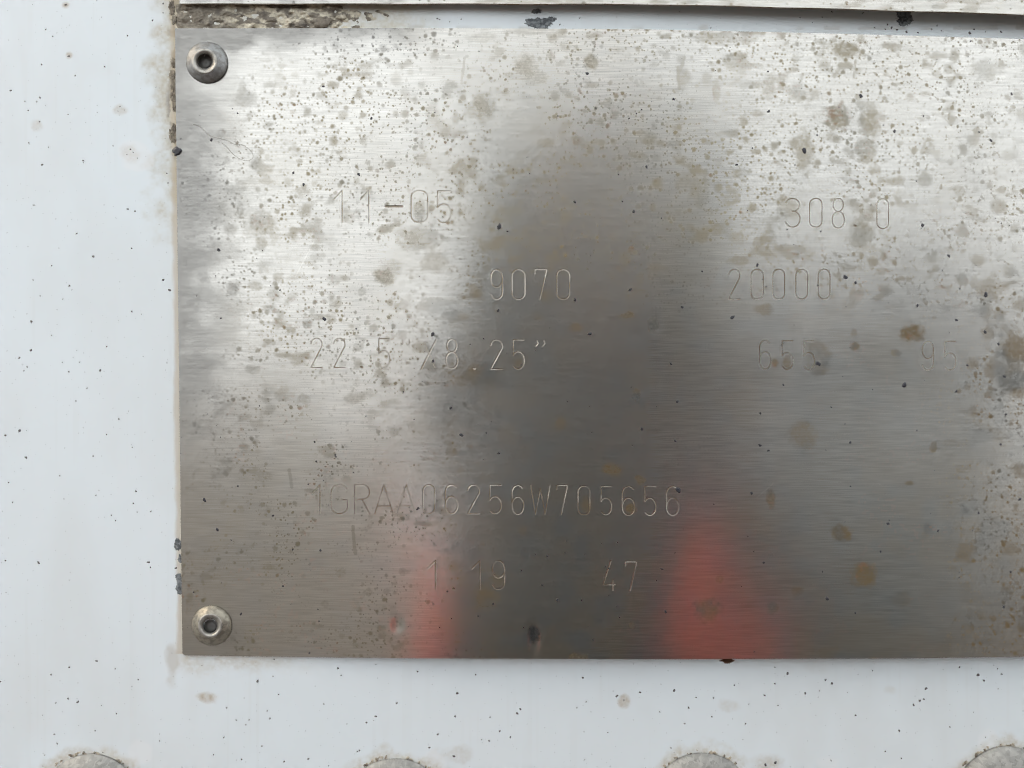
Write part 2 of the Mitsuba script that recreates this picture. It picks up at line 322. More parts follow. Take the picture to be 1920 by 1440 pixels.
WALL_SPECKS = [(144, 438, 3.5), (175, 481, 5), (240, 392, 4), (253, 396, 4), (247, 466, 3), (306, 525, 5), (318, 544, 5.5), (247, 584, 3.5), (59, 603, 5.5), (58, 657, 5), (36, 671, 4), (45, 695, 3), (51, 688, 3), (129, 697, 3), (149, 679, 3), (188, 695, 5),
    (130, 536, 3.5), (97, 629, 3), (97, 498, 2.5), (313, 680, 2.5), (200, 650, 2.5), (62, 525, 2.5), (75, 555, 2.5), (118, 561, 2.5), (123, 9, 5), (129, 105, 4), (78, 121, 3), (86, 55, 3), (99, 68, 3), (20, 170, 4), (75, 183, 4), (69, 191, 3), (47, 190, 3), (53, 207, 3), (54, 268, 3.5), (79, 309, 4),
    (156, 301, 3.5), (196, 125, 3), (239, 67, 3), (141, 142, 3), (74, 228, 3), (225, 200, 2.5), (221, 208, 2), (234, 206, 2), (245, 280, 3), (238, 290, 2), (258, 297, 2), (250, 286, 2.5), (313, 325, 3), (315, 343, 3), (306, 7, 4), (306, 24, 3), (286, 38, 3), (10, 816, 4), (37, 808, 6), (50, 807, 2), (49, 858, 5.5), (112, 892, 3), (16, 905, 3), (24, 942, 3), (223, 786, 4), (200, 815, 3),
    (248, 839, 2.5), (255, 921, 4), (250, 944, 3), (257, 960, 3), (283, 959, 3), (209, 966, 3), (217, 976, 3), (72, 1055, 5.5), (10, 1051, 3), (278, 1054, 5), (282, 1064, 3), (330, 1065, 4), (120, 935, 3), (142, 752, 3), (163, 728, 3), (130, 1251, 4), (181, 1239, 4.5), (96, 1265, 4), (1, 1278, 3), (128, 1310, 4), (146, 1316, 4.5), (105, 1318, 3), (190, 1323, 2.5), (218, 1338, 3), (247, 1287, 2),
    (178, 1370, 3), (102, 1377, 3), (107, 1394, 3), (216, 1254, 2.5), (483, 1277, 5.5), (514, 1236, 4), (512, 1268, 2.5), (607, 1320, 4), (522, 1302, 3), (425, 1327, 3), (501, 1333, 3), (461, 1359, 3), (443, 1350, 3), (467, 1350, 3), (506, 1347, 3.5), (420, 1382, 3), (491, 1399, 3), (400, 1415, 3), (533, 1428, 3.5), (578, 1423, 4), (453, 1424, 3), (634, 1253, 4.5), (640, 1266, 3), (783, 1259, 3),
    (892, 1265, 3), (857, 1300, 6), (744, 1318, 4), (705, 1343, 4), (687, 1355, 3.5), (853, 1343, 4), (821, 1377, 4), (805, 1402, 4), (970, 1338, 5), (976, 1330, 4), (919, 1345, 3), (937, 1371, 4), (917, 1389, 4), (903, 1387, 3), (957, 1382, 3), (851, 1418, 5), (1093, 1271, 4), (1157, 1305, 4.5), (1170, 1313, 3), (1200, 1298, 4), (1099, 1316, 3), (670, 1409, 3), (674, 1407, 4),
    (1097, 1424, 2), (1140, 1374, 2.5), (1237, 1335, 3), (1264, 1295, 5), (1306, 1308, 3), (1291, 1327, 4), (1335, 1344, 4), (1377, 1285, 3), (1404, 1320, 3), (1434, 1304, 3.5), (1453, 1282, 4), (1477, 1263, 5.5), (1453, 1251, 3), (1510, 1300, 4), (1548, 1275, 4.5), (1560, 1282, 5.5), (1459, 1323, 3), (1736, 1291, 6), (1834, 1265, 6.5), (1845, 1276, 5), (1878, 1264, 4), (1799, 1251, 4),
    (1713, 1322, 5), (1725, 1314, 5), (1732, 1311, 4), (1398, 1357, 3), (1284, 1357, 3), (1454, 1430, 5.5), (1435, 1434, 6), (1690, 1422, 3), (1660, 1409, 3), (1686, 1370, 4), (1604, 1341, 4), (1558, 1426, 3), (1636, 1258, 3), (820, 35, 3), (843, 41, 2.5), (824, 37, 3), (865, 36, 2.5), (1087, 34, 3), (1050, 46, 3), (1500, 33, 3), (1560, 22, 3), (1640, 52, 3), (1747, 55, 3), (1757, 48, 2.5), (1765, 57, 3), (1664, 46, 4), (1672, 52, 4), (1682, 56, 4), (1660, 55, 3), (1700, 60, 5), (1721, 61, 4), (1818, 62, 6), (1826, 55, 4), (1877, 60, 4), (1848, 60, 2.5), (1542, 32, 2.5), (1618, 24, 3)]
pits = [fleck(u, v, 0.52 * r * (1 + .3 * (rng.random() - .3)), .41 * r, rng.random() * 3.1, .01e-3) for u, v, r in WALL_SPECKS]
cl = rng.random((26, 2)) * (1920, 1440)
for _ in range(380):
    if rng.random() < .45:
        c = cl[rng.integers(26)]; u, v = c + rng.normal(0, 60, 2)
    else: u, v = rng.random(2) * (1920, 1440)
    if 325 < u and 58 < v < 1232: continue
    r = .5 + 1.0 * rng.random() ** 2.6
    pits.append(fleck(u, v, r * 1.2, r, rng.random() * 3.1, .01e-3, 6))
labels[add('paint_pit', trimesh.util.concatenate(pits), 'pit', panel)] = {'kind': 'stuff', 'label': 'small dark pits scattered over the white paint'}


def chip(u, v, ru, rv, seed, mat='bare_metal', name='paint_chip', h=.02e-3, rough=.12e-3):
    r = np.random.default_rng(seed)
    n = 40; a = np.arange(n) / n * 2 * np.pi
    k = 1 + .42 * (meshkit.noise(np.stack([np.cos(a) * 2.4 + seed, np.sin(a) * 2.4, 0 * a], -1), seed) - .5) + .34 * (r.random(n) - .5)
    rings, rows = [1, .85, .6, .35, .12], []
    for q in rings:
        uu, vv = u + ru * q * k * np.cos(a), v + rv * q * k * np.sin(a)
        hh = h + (0 if q == 1 else rough * (.3 + .9 * r.random(n)))
        rows.append(W(uu, vv, hh))
    vtx = np.vstack(rows); i = np.arange(n); j = (i + 1) % n; f = []
    for q in range(len(rings) - 1):
        f += [np.stack([i + q * n, i + q * n + n, j + q * n], 1), np.stack([j + q * n, i + q * n + n, j + q * n + n], 1)]
    o = (len(rings) - 1) * n
    f.append(np.stack([i[1:-1] + o, j[1:-1] + o, 0 * i[1:-1] + o], 1)[:, ::-1])
    return add(name, (vtx, np.vstack(f)), mat, panel)


for c in ((1012, 44, 25, 11, 1), (1006, 21, 9, 5, 2), (1034, 36, 9, 5, 12), (1697, 34, 15, 14, 3), (1690, 24, 9, 7, 4), (334, 1021, 8, 11, 5), (338, 1047, 5, 8, 7), (336, 1086, 6, 11, 9), (337, 1102, 7, 14, 8)):
    chip(*c)
for c in ((326, 118, 6, 10, 27), (323, 140, 6, 10, 21), (325, 158, 6, 13, 22), (326, 180, 6, 12, 26), (327, 198, 5, 10, 28), (325, 252, 8, 17, 23), (322, 14, 6, 14, 24), (326, 36, 5, 10, 29)):
    chip(*c, mat='sealant', name='dirt_crust', rough=.35e-3)
chip(1364, 1239, 12, 5, 31, mat='rust_flake', name='rust_flake', rough=.4e-3)

# ------------------------------------------------------------------ the stamped plate
FONT = {}


def arc(cx, cy, rx, ry, a0, a1, n=14):
    t = np.radians(np.linspace(a0, a1, n))
    return [(cx + rx * math.cos(x), cy + ry * math.sin(x)) for x in t]


FONT['0'] = [arc(.5, .2, .5, .2, 180, 360) + arc(.5, .8, .5, .2, 0, 180) + [(0, .2)]]
FONT['1'] = [[(0, .28), (.78, 0), (.78, 1)]]
FONT['2'] = [arc(.5, .22, .5, .22, 190, 375) + [(0, 1), (1, 1)]]
FONT['3'] = [arc(.45, .23, .5, .23, 200, 450), arc(.45, .72, .55, .28, 270, 520)]
FONT['4'] = [[(.62, 0), (0, .8), (1, .8)], [(.8, .64), (.8, 1)]]
FONT['5'] = [[(.95, 0), (.06, 0), (.06, .50)] + arc(.48, .70, .52, .30, 215, 500)]
FONT['6'] = [arc(.5, .25, .5, .25, 320, 180) + [(0, .7)], arc(.5, .70, .5, .30, 180, 540, 24)]
FONT['7'] = [[(0, .14), (0, 0), (1, 0), (.42, 1)]]
FONT['8'] = [arc(.5, .22, .42, .22, 90, 450, 22), arc(.5, .72, .5, .28, -90, 270, 24)]
FONT['9'] = [arc(.5, .30, .5, .30, 0, 360, 24), [(1, .3)] + arc(.5, .75, .5, .25, 0, 160)]
FONT['-'] = [[(0, .5), (1, .5)]]
FONT['.'] = [[(0, .98), (.1, 1)]]
FONT['"'] = [[(.2, .02), (.28, .12), (.05, .22)], [(.85, .02), (.93, .12), (.7, .22)]]
FONT['X'] = [[(0, 1), (1, 0)], [(.2, .1), (.9, .95)]]
FONT['G'] = [arc(.5, .25, .5, .25, 330, 180) + arc(.5, .75, .5, .25, 180, 0) + [(1, .52), (.68, .52)]]
FONT['R'] = [[(0, 1), (0, 0), (.5, 0)] + arc(.55, .25, .45, .25, -90, 90) + [(0, .5)], [(.5, .5), (1, 1)]]
FONT['A'] = [[(0, 1), (.5, 0), (1, 1)], [(.16, .74), (.84, .74)]]
FONT['W'] = [[(0, 0), (.25, 1), (.5, .1), (.75, 1), (1, 0)]]
ROWS = [(357, 417, '1', 626, 646), (357, 417, '1', 676, 696), (357, 417, '-', 723, 754), (357, 417, '0', 771, 802), (358, 418, '5', 819, 846),
        (372, 426, '3', 1474, 1500), (372, 426, '0', 1518, 1541), (372, 428, '8', 1560, 1583), (372, 424, '.', 1602, 1622), (373, 429, '0', 1644, 1666),
        (505, 561, '9', 920, 942), (505, 561, '0', 960, 984), (505, 561, '7', 1003, 1025), (505, 561, '0', 1044, 1068),
        (505, 561, '2', 1366, 1387), (505, 561, '0', 1408, 1431), (505, 561, '0', 1449, 1471), (505, 561, '0', 1492, 1514), (505, 561, '0', 1534, 1556),
        (634, 689, '2', 583, 604), (634, 689, '2', 626, 647), (634, 689, '.', 677, 697), (635, 690, '5', 709, 731), (636, 690, '"', 750, 770), (636, 691, 'X', 790, 818), (636, 691, '8', 836, 858), (636, 691, '.', 888, 908), (637, 692, '2', 920, 942), (637, 692, '5', 961, 983), (637, 692, '"', 1003, 1023),
        (638, 692, '6', 1424, 1445), (639, 693, '5', 1465, 1487), (639, 693, '5', 1506, 1527), (640, 694, '9', 1729, 1750), (640, 694, '5', 1770, 1792),
        (909, 962, '1', 586, 604), (909, 963, 'G', 621, 652), (909, 963, 'R', 665, 693), (909, 963, 'A', 703, 737), (909, 963, 'A', 745, 779), (909, 963, '0', 793, 815), (909, 963, '6', 835, 858), (909, 963, '2', 877, 899), (909, 963, '5', 917, 940), (910, 964, '6', 960, 982),
        (910, 964, 'W', 995, 1031), (910, 964, '7', 1044, 1064), (911, 965, '0', 1084, 1106), (912, 965, '5', 1126, 1147), (912, 966, '6', 1167, 1190), (912, 966, '5', 1208, 1230), (912, 966, '6', 1250, 1273),
        (1051, 1105, '1', 802, 821), (1051, 1105, '.', 850, 868), (1051, 1105, '1', 885, 904), (1051, 1105, '9', 923, 946), (1052, 1107, '4', 1131, 1154), (1053, 1107, '7', 1173, 1194)]
BIG = (0, 1, 2, 3, 4)
chars = []
for i, (v0, v1, ch, u0, u1) in enumerate(ROWS):
    lines = [LineString([(u0 + x * (u1 - u0), v0 + y * (v1 - v0)) for x, y in st]) for st in FONT[ch]]
    wd = {'.': 2.2, '-': 2.1}.get(ch, .98)
    g = shapely.union_all([l.buffer(wd, quad_segs=4) for l in lines])
    if ch not in '.-"': # the pen dug deeper where a stroke begins
        g = g.union(Point(lines[0].coords[0]).buffer(1.4, quad_segs=4))
    chars.append((g, shapely.union_all(lines), wd, ch, 0.13 if v0 > 637 and v0 < 650 else .22 if (u0 < 780 and 600 < v0 < 700) else .3 if (u0 > 1300 and v0 < 600) or (u0 < 790 and v0 > 900) else .6 if v0 < 400 else 1.05))
allch = shapely.union_all([c[0] for c in chars])
topline = [(328, 53), (740, 52.5), (1200, 54.5), (1440, 60), (1680, 66), (1940, 74), (2230, 88)]
botline = [(2230, 1225), (1940, 1231), (1700, 1234.5), (1240, 1236), (900, 1235), (640, 1233), (430, 1230), (346, 1228.5), (342, 1226)]
outline = Polygon(topline + botline)
RIV = ((388, 117), (397, 1173))
SHEET = .75e-3


def plate_h(u, v):
    """Height of the plate's face off the panel: it is pulled in at the rivets, bows away between them, and is dented along the bottom."""
    h = SHEET + .15e-3 + 2.3e-3 * ss(400, 950, u) * ss(700, 1235, v) + .25e-3 * ss(450, 900, u) * ss(760, 100, v)
    h = h + .10e-3 * np.sin(u / 130 + 1.1) * np.sin(v / 160) + .05e-3 * np.sin(u / 61 + v / 90)
    for a, b in RIV: h = h - .14e-3 * np.exp(-((u - a) ** 2 + (v - b) ** 2) / 85 ** 2)
    h = h - .09e-3 * np.exp(-(((u - 745) / 10) ** 2 + ((v - 1172) / 13) ** 2) ** 1.5)
    h = h - .15e-3 * np.exp(-(((u - 1001) / 11) ** 2 + ((v - 1200) / 30) ** 2) ** 1.5)
    return h


def ring_pts(g, step):
    out = []
    for poly in getattr(g, 'geoms', [g]):
        for r in [poly.exterior, *poly.interiors]:
            n = max(6, int(r.length / step))
            out.append(np.array([r.interpolate(t, normalized=True).coords[0] for t in np.arange(n) / n]))
    return np.vstack(out)


pts, off = [], []


def put(p, h=0.0):
    p = np.asarray(p, float)      # the pen bit unevenly: depth wanders along the strokes
    k = .3 + 1.15 * meshkit.noise(np.stack([p[:, 0] / 16, p[:, 1] / 16, 0 * p[:, 0]], -1), 5)
    pts.append(p); off.append(np.broadcast_to(np.asarray(h, float), (len(p),)) * k)


zone = allch.buffer(4.4)
shapely.prepare(zone)
gu, gv = np.meshgrid(np.arange(334, 2226, 12.0), np.arange(58, 1232, 12.0))
grid = np.stack([gu.ravel(), gv.ravel()], 1) + rng.normal(0, 1.0, (gu.size, 2))
for cu, cv in ((745, 1172), (1001, 1200)):
    a, b = np.meshgrid(np.arange(cu - 32, cu + 32, 2.5), np.arange(cv - 62, min(cv + 34, 1230), 2.5))
    grid = np.vstack([grid, np.stack([a.ravel(), b.ravel()], 1) + rng.normal(0, .1, (a.size, 2))])
inside = shapely.contains_xy(outline.buffer(-3), grid[:, 0], grid[:, 1]) & ~shapely.contains_xy(zone, grid[:, 0], grid[:, 1])
put(grid[inside])
put(ring_pts(outline, 6.0))
for g, ln, wd, ch, dig in chars:
    put(ring_pts(g, .95), 0.0)
    put(ring_pts(g.buffer(.8), 1.3), .012e-3 * dig)
    put(ring_pts(g.buffer(2.4), 1.8), 0.0)
    deep = dig * (-.09e-3 if ch in '.-' else -.048e-3)
    inner = g.buffer(-wd * .55)
    if not inner.is_empty: put(ring_pts(inner, .95), deep * .7)
    c = np.vstack([np.array([l.interpolate(t).coords[0] for t in np.arange(0, l.length + .5, .95)]) for l in getattr(ln, 'geoms', [ln])])
    put(c, deep)
pts, off = np.vstack(pts), np.concatenate(off)
# rings of one character may fall into another stroke of it: drop lips that lie inside grooves
shapely.prepare(allch)
bad = (off > 0) & shapely.contains_xy(allch, pts[:, 0], pts[:, 1])
pts, off = pts[~bad], off[~bad]
_, first = np.unique(np.round(pts * 20).astype(int), axis=0, return_index=True)
first = np.sort(first); pts, off = pts[first], off[first]
tri = Delaunay(pts).simplices
cen = pts[tri].mean(1)
a, b, c = (pts[tri[:, k]] for k in range(3))
area = (b[:, 0] - a[:, 0]) * (c[:, 1] - a[:, 1]) - (b[:, 1] - a[:, 1]) * (c[:, 0] - a[:, 0])
tri = np.where((area > 0)[:, None], tri[:, [0, 2, 1]], tri)     # v runs down: turn the faces outwards
shapely.prepare(outline)
holes = shapely.union_all([Point(a).buffer(19) for a in RIV])
keep = shapely.contains_xy(outline.buffer(.01), cen[:, 0], cen[:, 1]) & ~shapely.contains_xy(holes, cen[:, 0], cen[:, 1]) & (np.abs(area) > 1e-6)
tri, cen = tri[keep], cen[keep]
in_ch = shapely.contains_xy(allch, cen[:, 0], cen[:, 1])
plate_pos = W(pts[:, 0], pts[:, 1], plate_h(pts[:, 0], pts[:, 1]) + off)


def sub(faces, pos):
    ids, inv = np.unique(faces, return_inverse=True)
    return trimesh.Trimesh(pos[ids], inv.reshape(-1, 3), process=False), ids


plate = thing('data_plate', 'brushed stainless steel data plate stamped with five rows of thin figures, corrosion specks all over', 'plate')
face, ids = sub(tri[~in_ch], plate_pos)
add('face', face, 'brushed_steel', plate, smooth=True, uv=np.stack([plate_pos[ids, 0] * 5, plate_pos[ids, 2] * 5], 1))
rim = ring_pts(outline, 6.0)
top = W(rim[:, 0], rim[:, 1], plate_h(rim[:, 0], rim[:, 1]))
low = W(rim[:, 0], rim[:, 1], plate_h(rim[:, 0], rim[:, 1]) - SHEET)
n = len(rim); i = np.arange(n); j = (i + 1) % n
add('edge', (np.vstack([top, low]), np.vstack([np.stack([i, j, i + n], 1), np.stack([j, j + n, i + n], 1)])), 'cut_steel', plate)
bp = np.vstack([rim, grid[inside]])
add('back', (W(bp[:, 0], bp[:, 1], plate_h(bp[:, 0], bp[:, 1]) - SHEET), Delaunay(bp).simplices), 'cut_steel', plate)
ch_tri, ch_cen = tri[in_ch], cen[in_ch]
for g, ln, wd, ch, dig in chars:
    x0, y0, x1, y1 = g.bounds
    m = (ch_cen[:, 0] > x0 - 1) & (ch_cen[:, 0] < x1 + 1) & (ch_cen[:, 1] > y0 - 1) & (ch_cen[:, 1] < y1 + 1)
    if m.any():
        mesh, _ = sub(ch_tri[m], plate_pos)
        add('stamped_character', mesh, 'groove_steel', plate, smooth=True)

PLATE_SPECKS = [(936, 425, 6), (811, 627, 4), (812, 677, 3), (845, 765, 3), (935, 850, 3), (1272, 919, 6), (1373, 595, 4), (1585, 520, 5), (1848, 553, 5), (1847, 622, 4), (1508, 282, 5), (1614, 180, 4), (1534, 682, 5), (1696, 722, 4.5), (1594, 830, 3), (1793, 734, 3), (1872, 645, 3), (1883, 706, 3), (1779, 480, 3),
    (1441, 209, 3), (1677, 246, 3), (1730, 423, 4), (1858, 263, 3), (1897, 176, 3), (383, 937, 4), (407, 993, 3), (1106, 626, 3.5), (1078, 562, 3), (934, 582, 3), (1203, 804, 3), (1270, 753, 3), (865, 816, 4), (1182, 543, 3), (1279, 576, 3), (1258, 682, 2.5), (1266, 827, 2.5), (1409, 925, 3), (1551, 1123, 4), (1882, 1138, 3), (1432, 1055, 2.5),
    (1651, 1034, 2.5), (1665, 982, 3), (569, 346, 3), (550, 324, 3), (672, 327, 3), (410, 469, 3.5), (608, 598, 4), (696, 222, 3), (606, 162, 2.5), (396, 262, 3), (1078, 379, 3), (1263, 186, 3), (1188, 396, 3), (1101, 138, 3), (1212, 313, 3), (1381, 309, 3), (1078, 560, 2), (512, 967, 2.5), (601, 1032, 2.5), (783, 954, 3), (839, 1109, 2), (1026, 1043, 2.5), (452, 1151, 2.5), (1241, 1067, 2.5), (1248, 1147, 3), (1045, 1125, 2.5), (1441, 845, 2.5), (1425, 835, 3), (1420, 497, 3.5), (1604, 530, 3), (1793, 600, 3), (1720, 573, 3), (1814, 685, 2.5), (1886, 777, 2.5), (1912, 936, 3), (1835, 962, 2.5), (1759, 995, 2.5), (1895, 1072, 2.5)]
dirt = []
for u, v, r in PLATE_SPECKS:
    dirt.append(fleck(u, v, r * 1.1, r * .75, rng.random() * 3.1, float(plate_h(u, v)) + .004e-3, 9, lift=.12e-3))
for _ in range(230):
    u, v = 335 + rng.random() * 1585, 75 + rng.random() * 1150
    r = .8 + 1.1 * rng.random() ** 2
    dirt.append(fleck(u, v, r * 1.2, r, rng.random() * 3.1, float(plate_h(u, v)) + .004e-3, 6, lift=.06e-3))
labels[add('soot_speck', trimesh.util.concatenate(dirt), 'soot', plate)] = {'kind': 'stuff', 'label': 'tiny black specks stuck to the brushed steel'}
add('soot_speck', fleck(332, 284, 8, 9, .3, 1.0e-3, 14, lift=.5e-3), 'soot', plate)

fib = np.array([(362, 234), (378, 240), (390, 252), (404, 258), (427, 264), (438, 270), (452, 271), (466, 279), (474, 289), (473, 297), (465, 301), (452, 299), (438, 290), (428, 279), (416, 268)], float)
t = np.linspace(0, len(fib) - 1, 90)
from scipy.interpolate import CubicSpline
fc = CubicSpline(np.arange(len(fib)), fib)(t)
vv, ff = [], []
for k in range(len(fc)):
    d = fc[min(k + 1, 89)] - fc[max(k - 1, 0)]
    nrm = np.array([-d[1], d[0]]) / np.linalg.norm(d)
    for ang in np.arange(5) / 5 * 2 * math.pi:
        q = fc[k] + nrm * .42 * math.cos(ang)
        vv.append(W(q[0], q[1], float(plate_h(*fc[k])) + .05e-3 + .05e-3 * math.sin(ang)))
    if k < 89: ff += [[k * 5 + j, k * 5 + (j + 1) % 5, k * 5 + 5 + (j + 1) % 5] for j in range(5)] + [[k * 5 + j, k * 5 + 5 + (j + 1) % 5, k * 5 + 5 + j] for j in range(5)]
scene['fibre_grey'] = {'type': 'twosided', 'b': {'type': 'principled', 'base_color': {'type': 'rgb', 'value': (.20, .18, .15)}, 'roughness': .6}}
hk = thing('loose_fibre', 'thin curled grey fibre stuck on the steel plate below the upper rivet', 'fibre')
scene[hk] = mikit.ply((np.array(vv), np.array(ff)), 'fibre_grey', smooth=True)

# ------------------------------------------------------------------ the plate above
up = thing('upper_plate', 'second brushed steel plate, only its lower edge showing along the top of the photo', 'plate')
ub = np.array([(337, 8.5), (700, 8.5), (1200, 9.5), (1440, 14.5), (1680, 21.5), (1945, 29.5), (2240, 40)])
uu = np.linspace(337, 2240, 106); vb = np.interp(uu, ub[:, 0], ub[:, 1]) + .5 * np.sin(uu / 37)


def up_h(u, v): return SHEET + .8e-3 + 2.1e-3 * ss(500, 1950, u) + .5e-3 * ss(340, 760, u) * ss(-300, 0, v) + .05e-3 * np.sin(u / 50)


rows = [W(uu, vb - q, up_h(uu, vb - q) - e) for q, e in ((2, 0), (5, 0), (12, 0), (40, 0), (120, 0), (400, 0), (760, 0), (1180, 0))]
vtx = np.vstack(rows); n = len(uu); f = []
for r in range(len(rows) - 1):
    i = np.arange(n - 1) + r * n
    f += [np.stack([i, i + 1, i + n], 1), np.stack([i + 1, i + n + 1, i + n], 1)]
add('face', (vtx, np.vstack(f)), 'upper_steel', up, smooth=True, uv=np.stack([vtx[:, 0] * 5, vtx[:, 2] * 5], 1))


def band(r0, r1): 
    n = len(r0); i = np.arange(n - 1)
    return np.vstack([r0, r1]), np.vstack([np.stack([i, i + n, i + 1], 1), np.stack([i + 1, i + n, i + n + 1], 1)])


hb = up_h(uu, vb)
e0, e1, e2 = W(uu, vb - 2, hb), W(uu, vb, hb - .18e-3), W(uu, vb, hb - .75e-3)
vtx = np.vstack([e0, e1, e2]); i = np.arange(n - 1)
add('edge', (vtx, np.vstack([np.stack([i + k * n, i + k * n + n, i + 1 + k * n], 1) for k in (0, 1)] + [np.stack([i + 1 + k * n, i + k * n + n, i + k * n + n + 1], 1) for k in (0, 1)])), 'cut_steel', up)
ls = np.linspace(7, -1170, 60); lh = up_h(337 + 0 * ls, ls)
add('edge', band(W(337, ls, lh - .75e-3), W(337, ls, lh)), 'cut_steel', up)
add('back', band(W(uu, vb, hb - .75e-3), W(uu, vb - 1180, up_h(uu, vb - 1180) - .75e-3)), 'cut_steel', up)

# ------------------------------------------------------------------ sealant between the plates
seal = thing('sealant_strip', 'crusty beige and brown old sealant in the gap between the two steel plates', 'sealant')
su, sv = np.meshgrid(np.linspace(326, 752, 330), np.linspace(8, 56, 46))
q3 = np.stack([su / 17, sv / 11, 0 * su], -1)
h = (.1e-3 + 1.5e-3 * meshkit.fbm(q3, 5, 4) ** 1.8) * ss(756, 600, su + 190 * (meshkit.fbm(q3 * .8, 4, 9) - .5)) * ss(326, 336, su)
h = h - .24e-3
vtx = W(su, sv, h).reshape(-1, 3); nn = su.shape[1]
i = (np.arange(su.shape[0] - 1)[:, None] * nn + np.arange(nn - 1)[None]).ravel()
add('bead', (vtx, np.vstack([np.stack([i, i + nn, i + 1], 1), np.stack([i + 1, i + nn, i + nn + 1], 1)])), 'sealant', seal, smooth=True)
for u, v, r, sd in ((603, 39, 18, 3), (563, 45, 11, 4), (640, 30, 10, 5)):
    s = trimesh.creation.icosphere(3, 1.0)
    k = 1 + .5 * (meshkit.fbm(s.vertices * 2.2 + sd, 4) - .5)
    q = s.vertices * k[:, None]
    s.vertices = W(u + q[:, 0] * r, v + q[:, 2] * r * .72, .35e-3 + q[:, 1] * -.55e-3)
    s.fix_normals()
    add('lump', s, 'sealant', seal, smooth=True)


scene['tan_dirt'] = {'type': 'twosided', 'b': {'type': 'principled', 'base_color': mikit.proc(lambda p, n, uv: mix((.46, .40, .31), (.16, .135, .11), smoothstep(.35, .7, fbm(p.x * 1400, p.z * 1400, 6.0)))), 'roughness': .9}}
# ------------------------------------------------------------------ rivets
def lathe(profile, centre, n=56, wob=0.0, seed=0, shift=(0, 0)):
    """profile: (radius, height) pairs in plate units, turned about the axis through centre = (u, v, h)."""
    a = np.arange(n) / n * 2 * np.pi
    cu, cv, ch = centre
    rows = []
    for r, hh, *sh in profile:
        sh = sh[0] if sh else 0
        rr = r * (1 + wob * (meshkit.noise(np.stack([np.cos(a) * 1.5, np.sin(a) * 1.5, 0 * a + hh], -1), seed) - .5))
        rows.append(W(cu + sh * shift[0] + rr * np.cos(a), cv + sh * shift[1] + rr * np.sin(a), ch + hh * S))
    vtx = np.vstack(rows); i = np.arange(n); j = (i + 1) % n; f = []
    for r in range(len(rows) - 1):
        f += [np.stack([i + r * n, i + r * n + n, j + r * n], 1), np.stack([j + r * n, i + r * n + n, j + r * n + n], 1)]
    m = trimesh.Trimesh(vtx, np.vstack(f), process=False)
    return m


def rivet(u, v, hb, big, hole, label, mat, pin_h):
    t = thing('blind_rivet', label, 'rivet', 'blind rivets holding the data plate')
    r = big
    hu, hv = hole
    add('flange', lathe([(r * .97, -1.5), (r, .8), (r * .99, 3), (r * .95, 5.2), (r * .86, 8.6), (r * .75, 11.8, .5), (r * .65, 14.0, 1), (r * .60, 14.9, 1)], (u, v, hb), wob=.03, seed=int(u), shift=hole), mat, t, smooth=50)
    add('rim', lathe([(r * .61, 14.5, 1), (r * .59, 16.2, 1), (r * .545, 16.8, 1), (r * .47, 16.0, 1), (r * .40, 13.0, 1), (r * .365, 7, 1), (r * .355, -1, 1), (r * .35, -5.2, 1)], (u, v, hb), wob=.04, seed=int(v), shift=hole), 'rivet_rim', t, smooth=50)
    add('pin', lathe([(r * .355, pin_h - 1), (r * .27, pin_h - .6), (r * .24, pin_h + 1.6), (r * .10, pin_h + 2.2), (.3, pin_h + 1.6)], (u + hu + 1.5, v + hv + 2, hb), n=28), 'rivet_pin', t, smooth=40)


rivet(388, 117, .78e-3, 39, (-4, -2), 'upper blind rivet, grey dome with an open hole, top left of the data plate', 'rivet_grey', -3.5)
rivet(397, 1173, .78e-3, 37.5, (-3, 0), 'lower blind rivet, worn yellowish dome, bottom left of the data plate', 'rivet_worn', -4.4)
for k, ((u, v, r), lab) in enumerate(zip(BOLTS, ('leftmost of four grey dome rivet heads cut by the bottom edge, touching a white blot', 'second dome rivet head from the left along the bottom edge, ringed with beige dirt', 'third dome rivet head from the left along the bottom edge, ragged tan dirt above it', 'rightmost dome rivet head at the bottom right corner, brown crumbs on its rim'))):
    t = thing('dome_rivet', lab, 'rivet', 'dome rivet heads along the bottom edge')
    add('head', lathe([(r * 1.0, -1), (r * .998, 2), (r * .97, 6), (r * .88, 13), (r * .72, 21), (r * .5, 27), (r * .25, 31), (.5, 32)], (u, v, 0), n=96, wob=.05, seed=k + 5), 'zinc', t, smooth=True)
    rr = np.random.default_rng(k + 40)
    crumbs = []
    for _ in range(26):
        a = -math.pi / 2 + rr.normal(0, .6)
        q = r * (1.0 + .06 * rr.random())
        crumbs.append(fleck(u + q * math.cos(a), v + q * math.sin(a), 1.2 + 3.2 * rr.random(), 1 + 2 * rr.random(), rr.random() * 3, .03e-3, 8, rr, lift=.3e-3))
    labels[add('dirt_ring', trimesh.util.concatenate(crumbs), 'tan_dirt', t)] = {'kind': 'stuff', 'label': 'crumbs of dirt caught along the rim of the head'}


# ------------------------------------------------------------------ what the steel mirrors: the person with the phone, the yard, an added van
def flat(name, c, rough=.7, **kw):
    scene[name] = {'type': 'twosided', 'b': {'type': 'principled', 'base_color': {'type': 'rgb', 'value': c}, 'roughness': rough, **kw}}


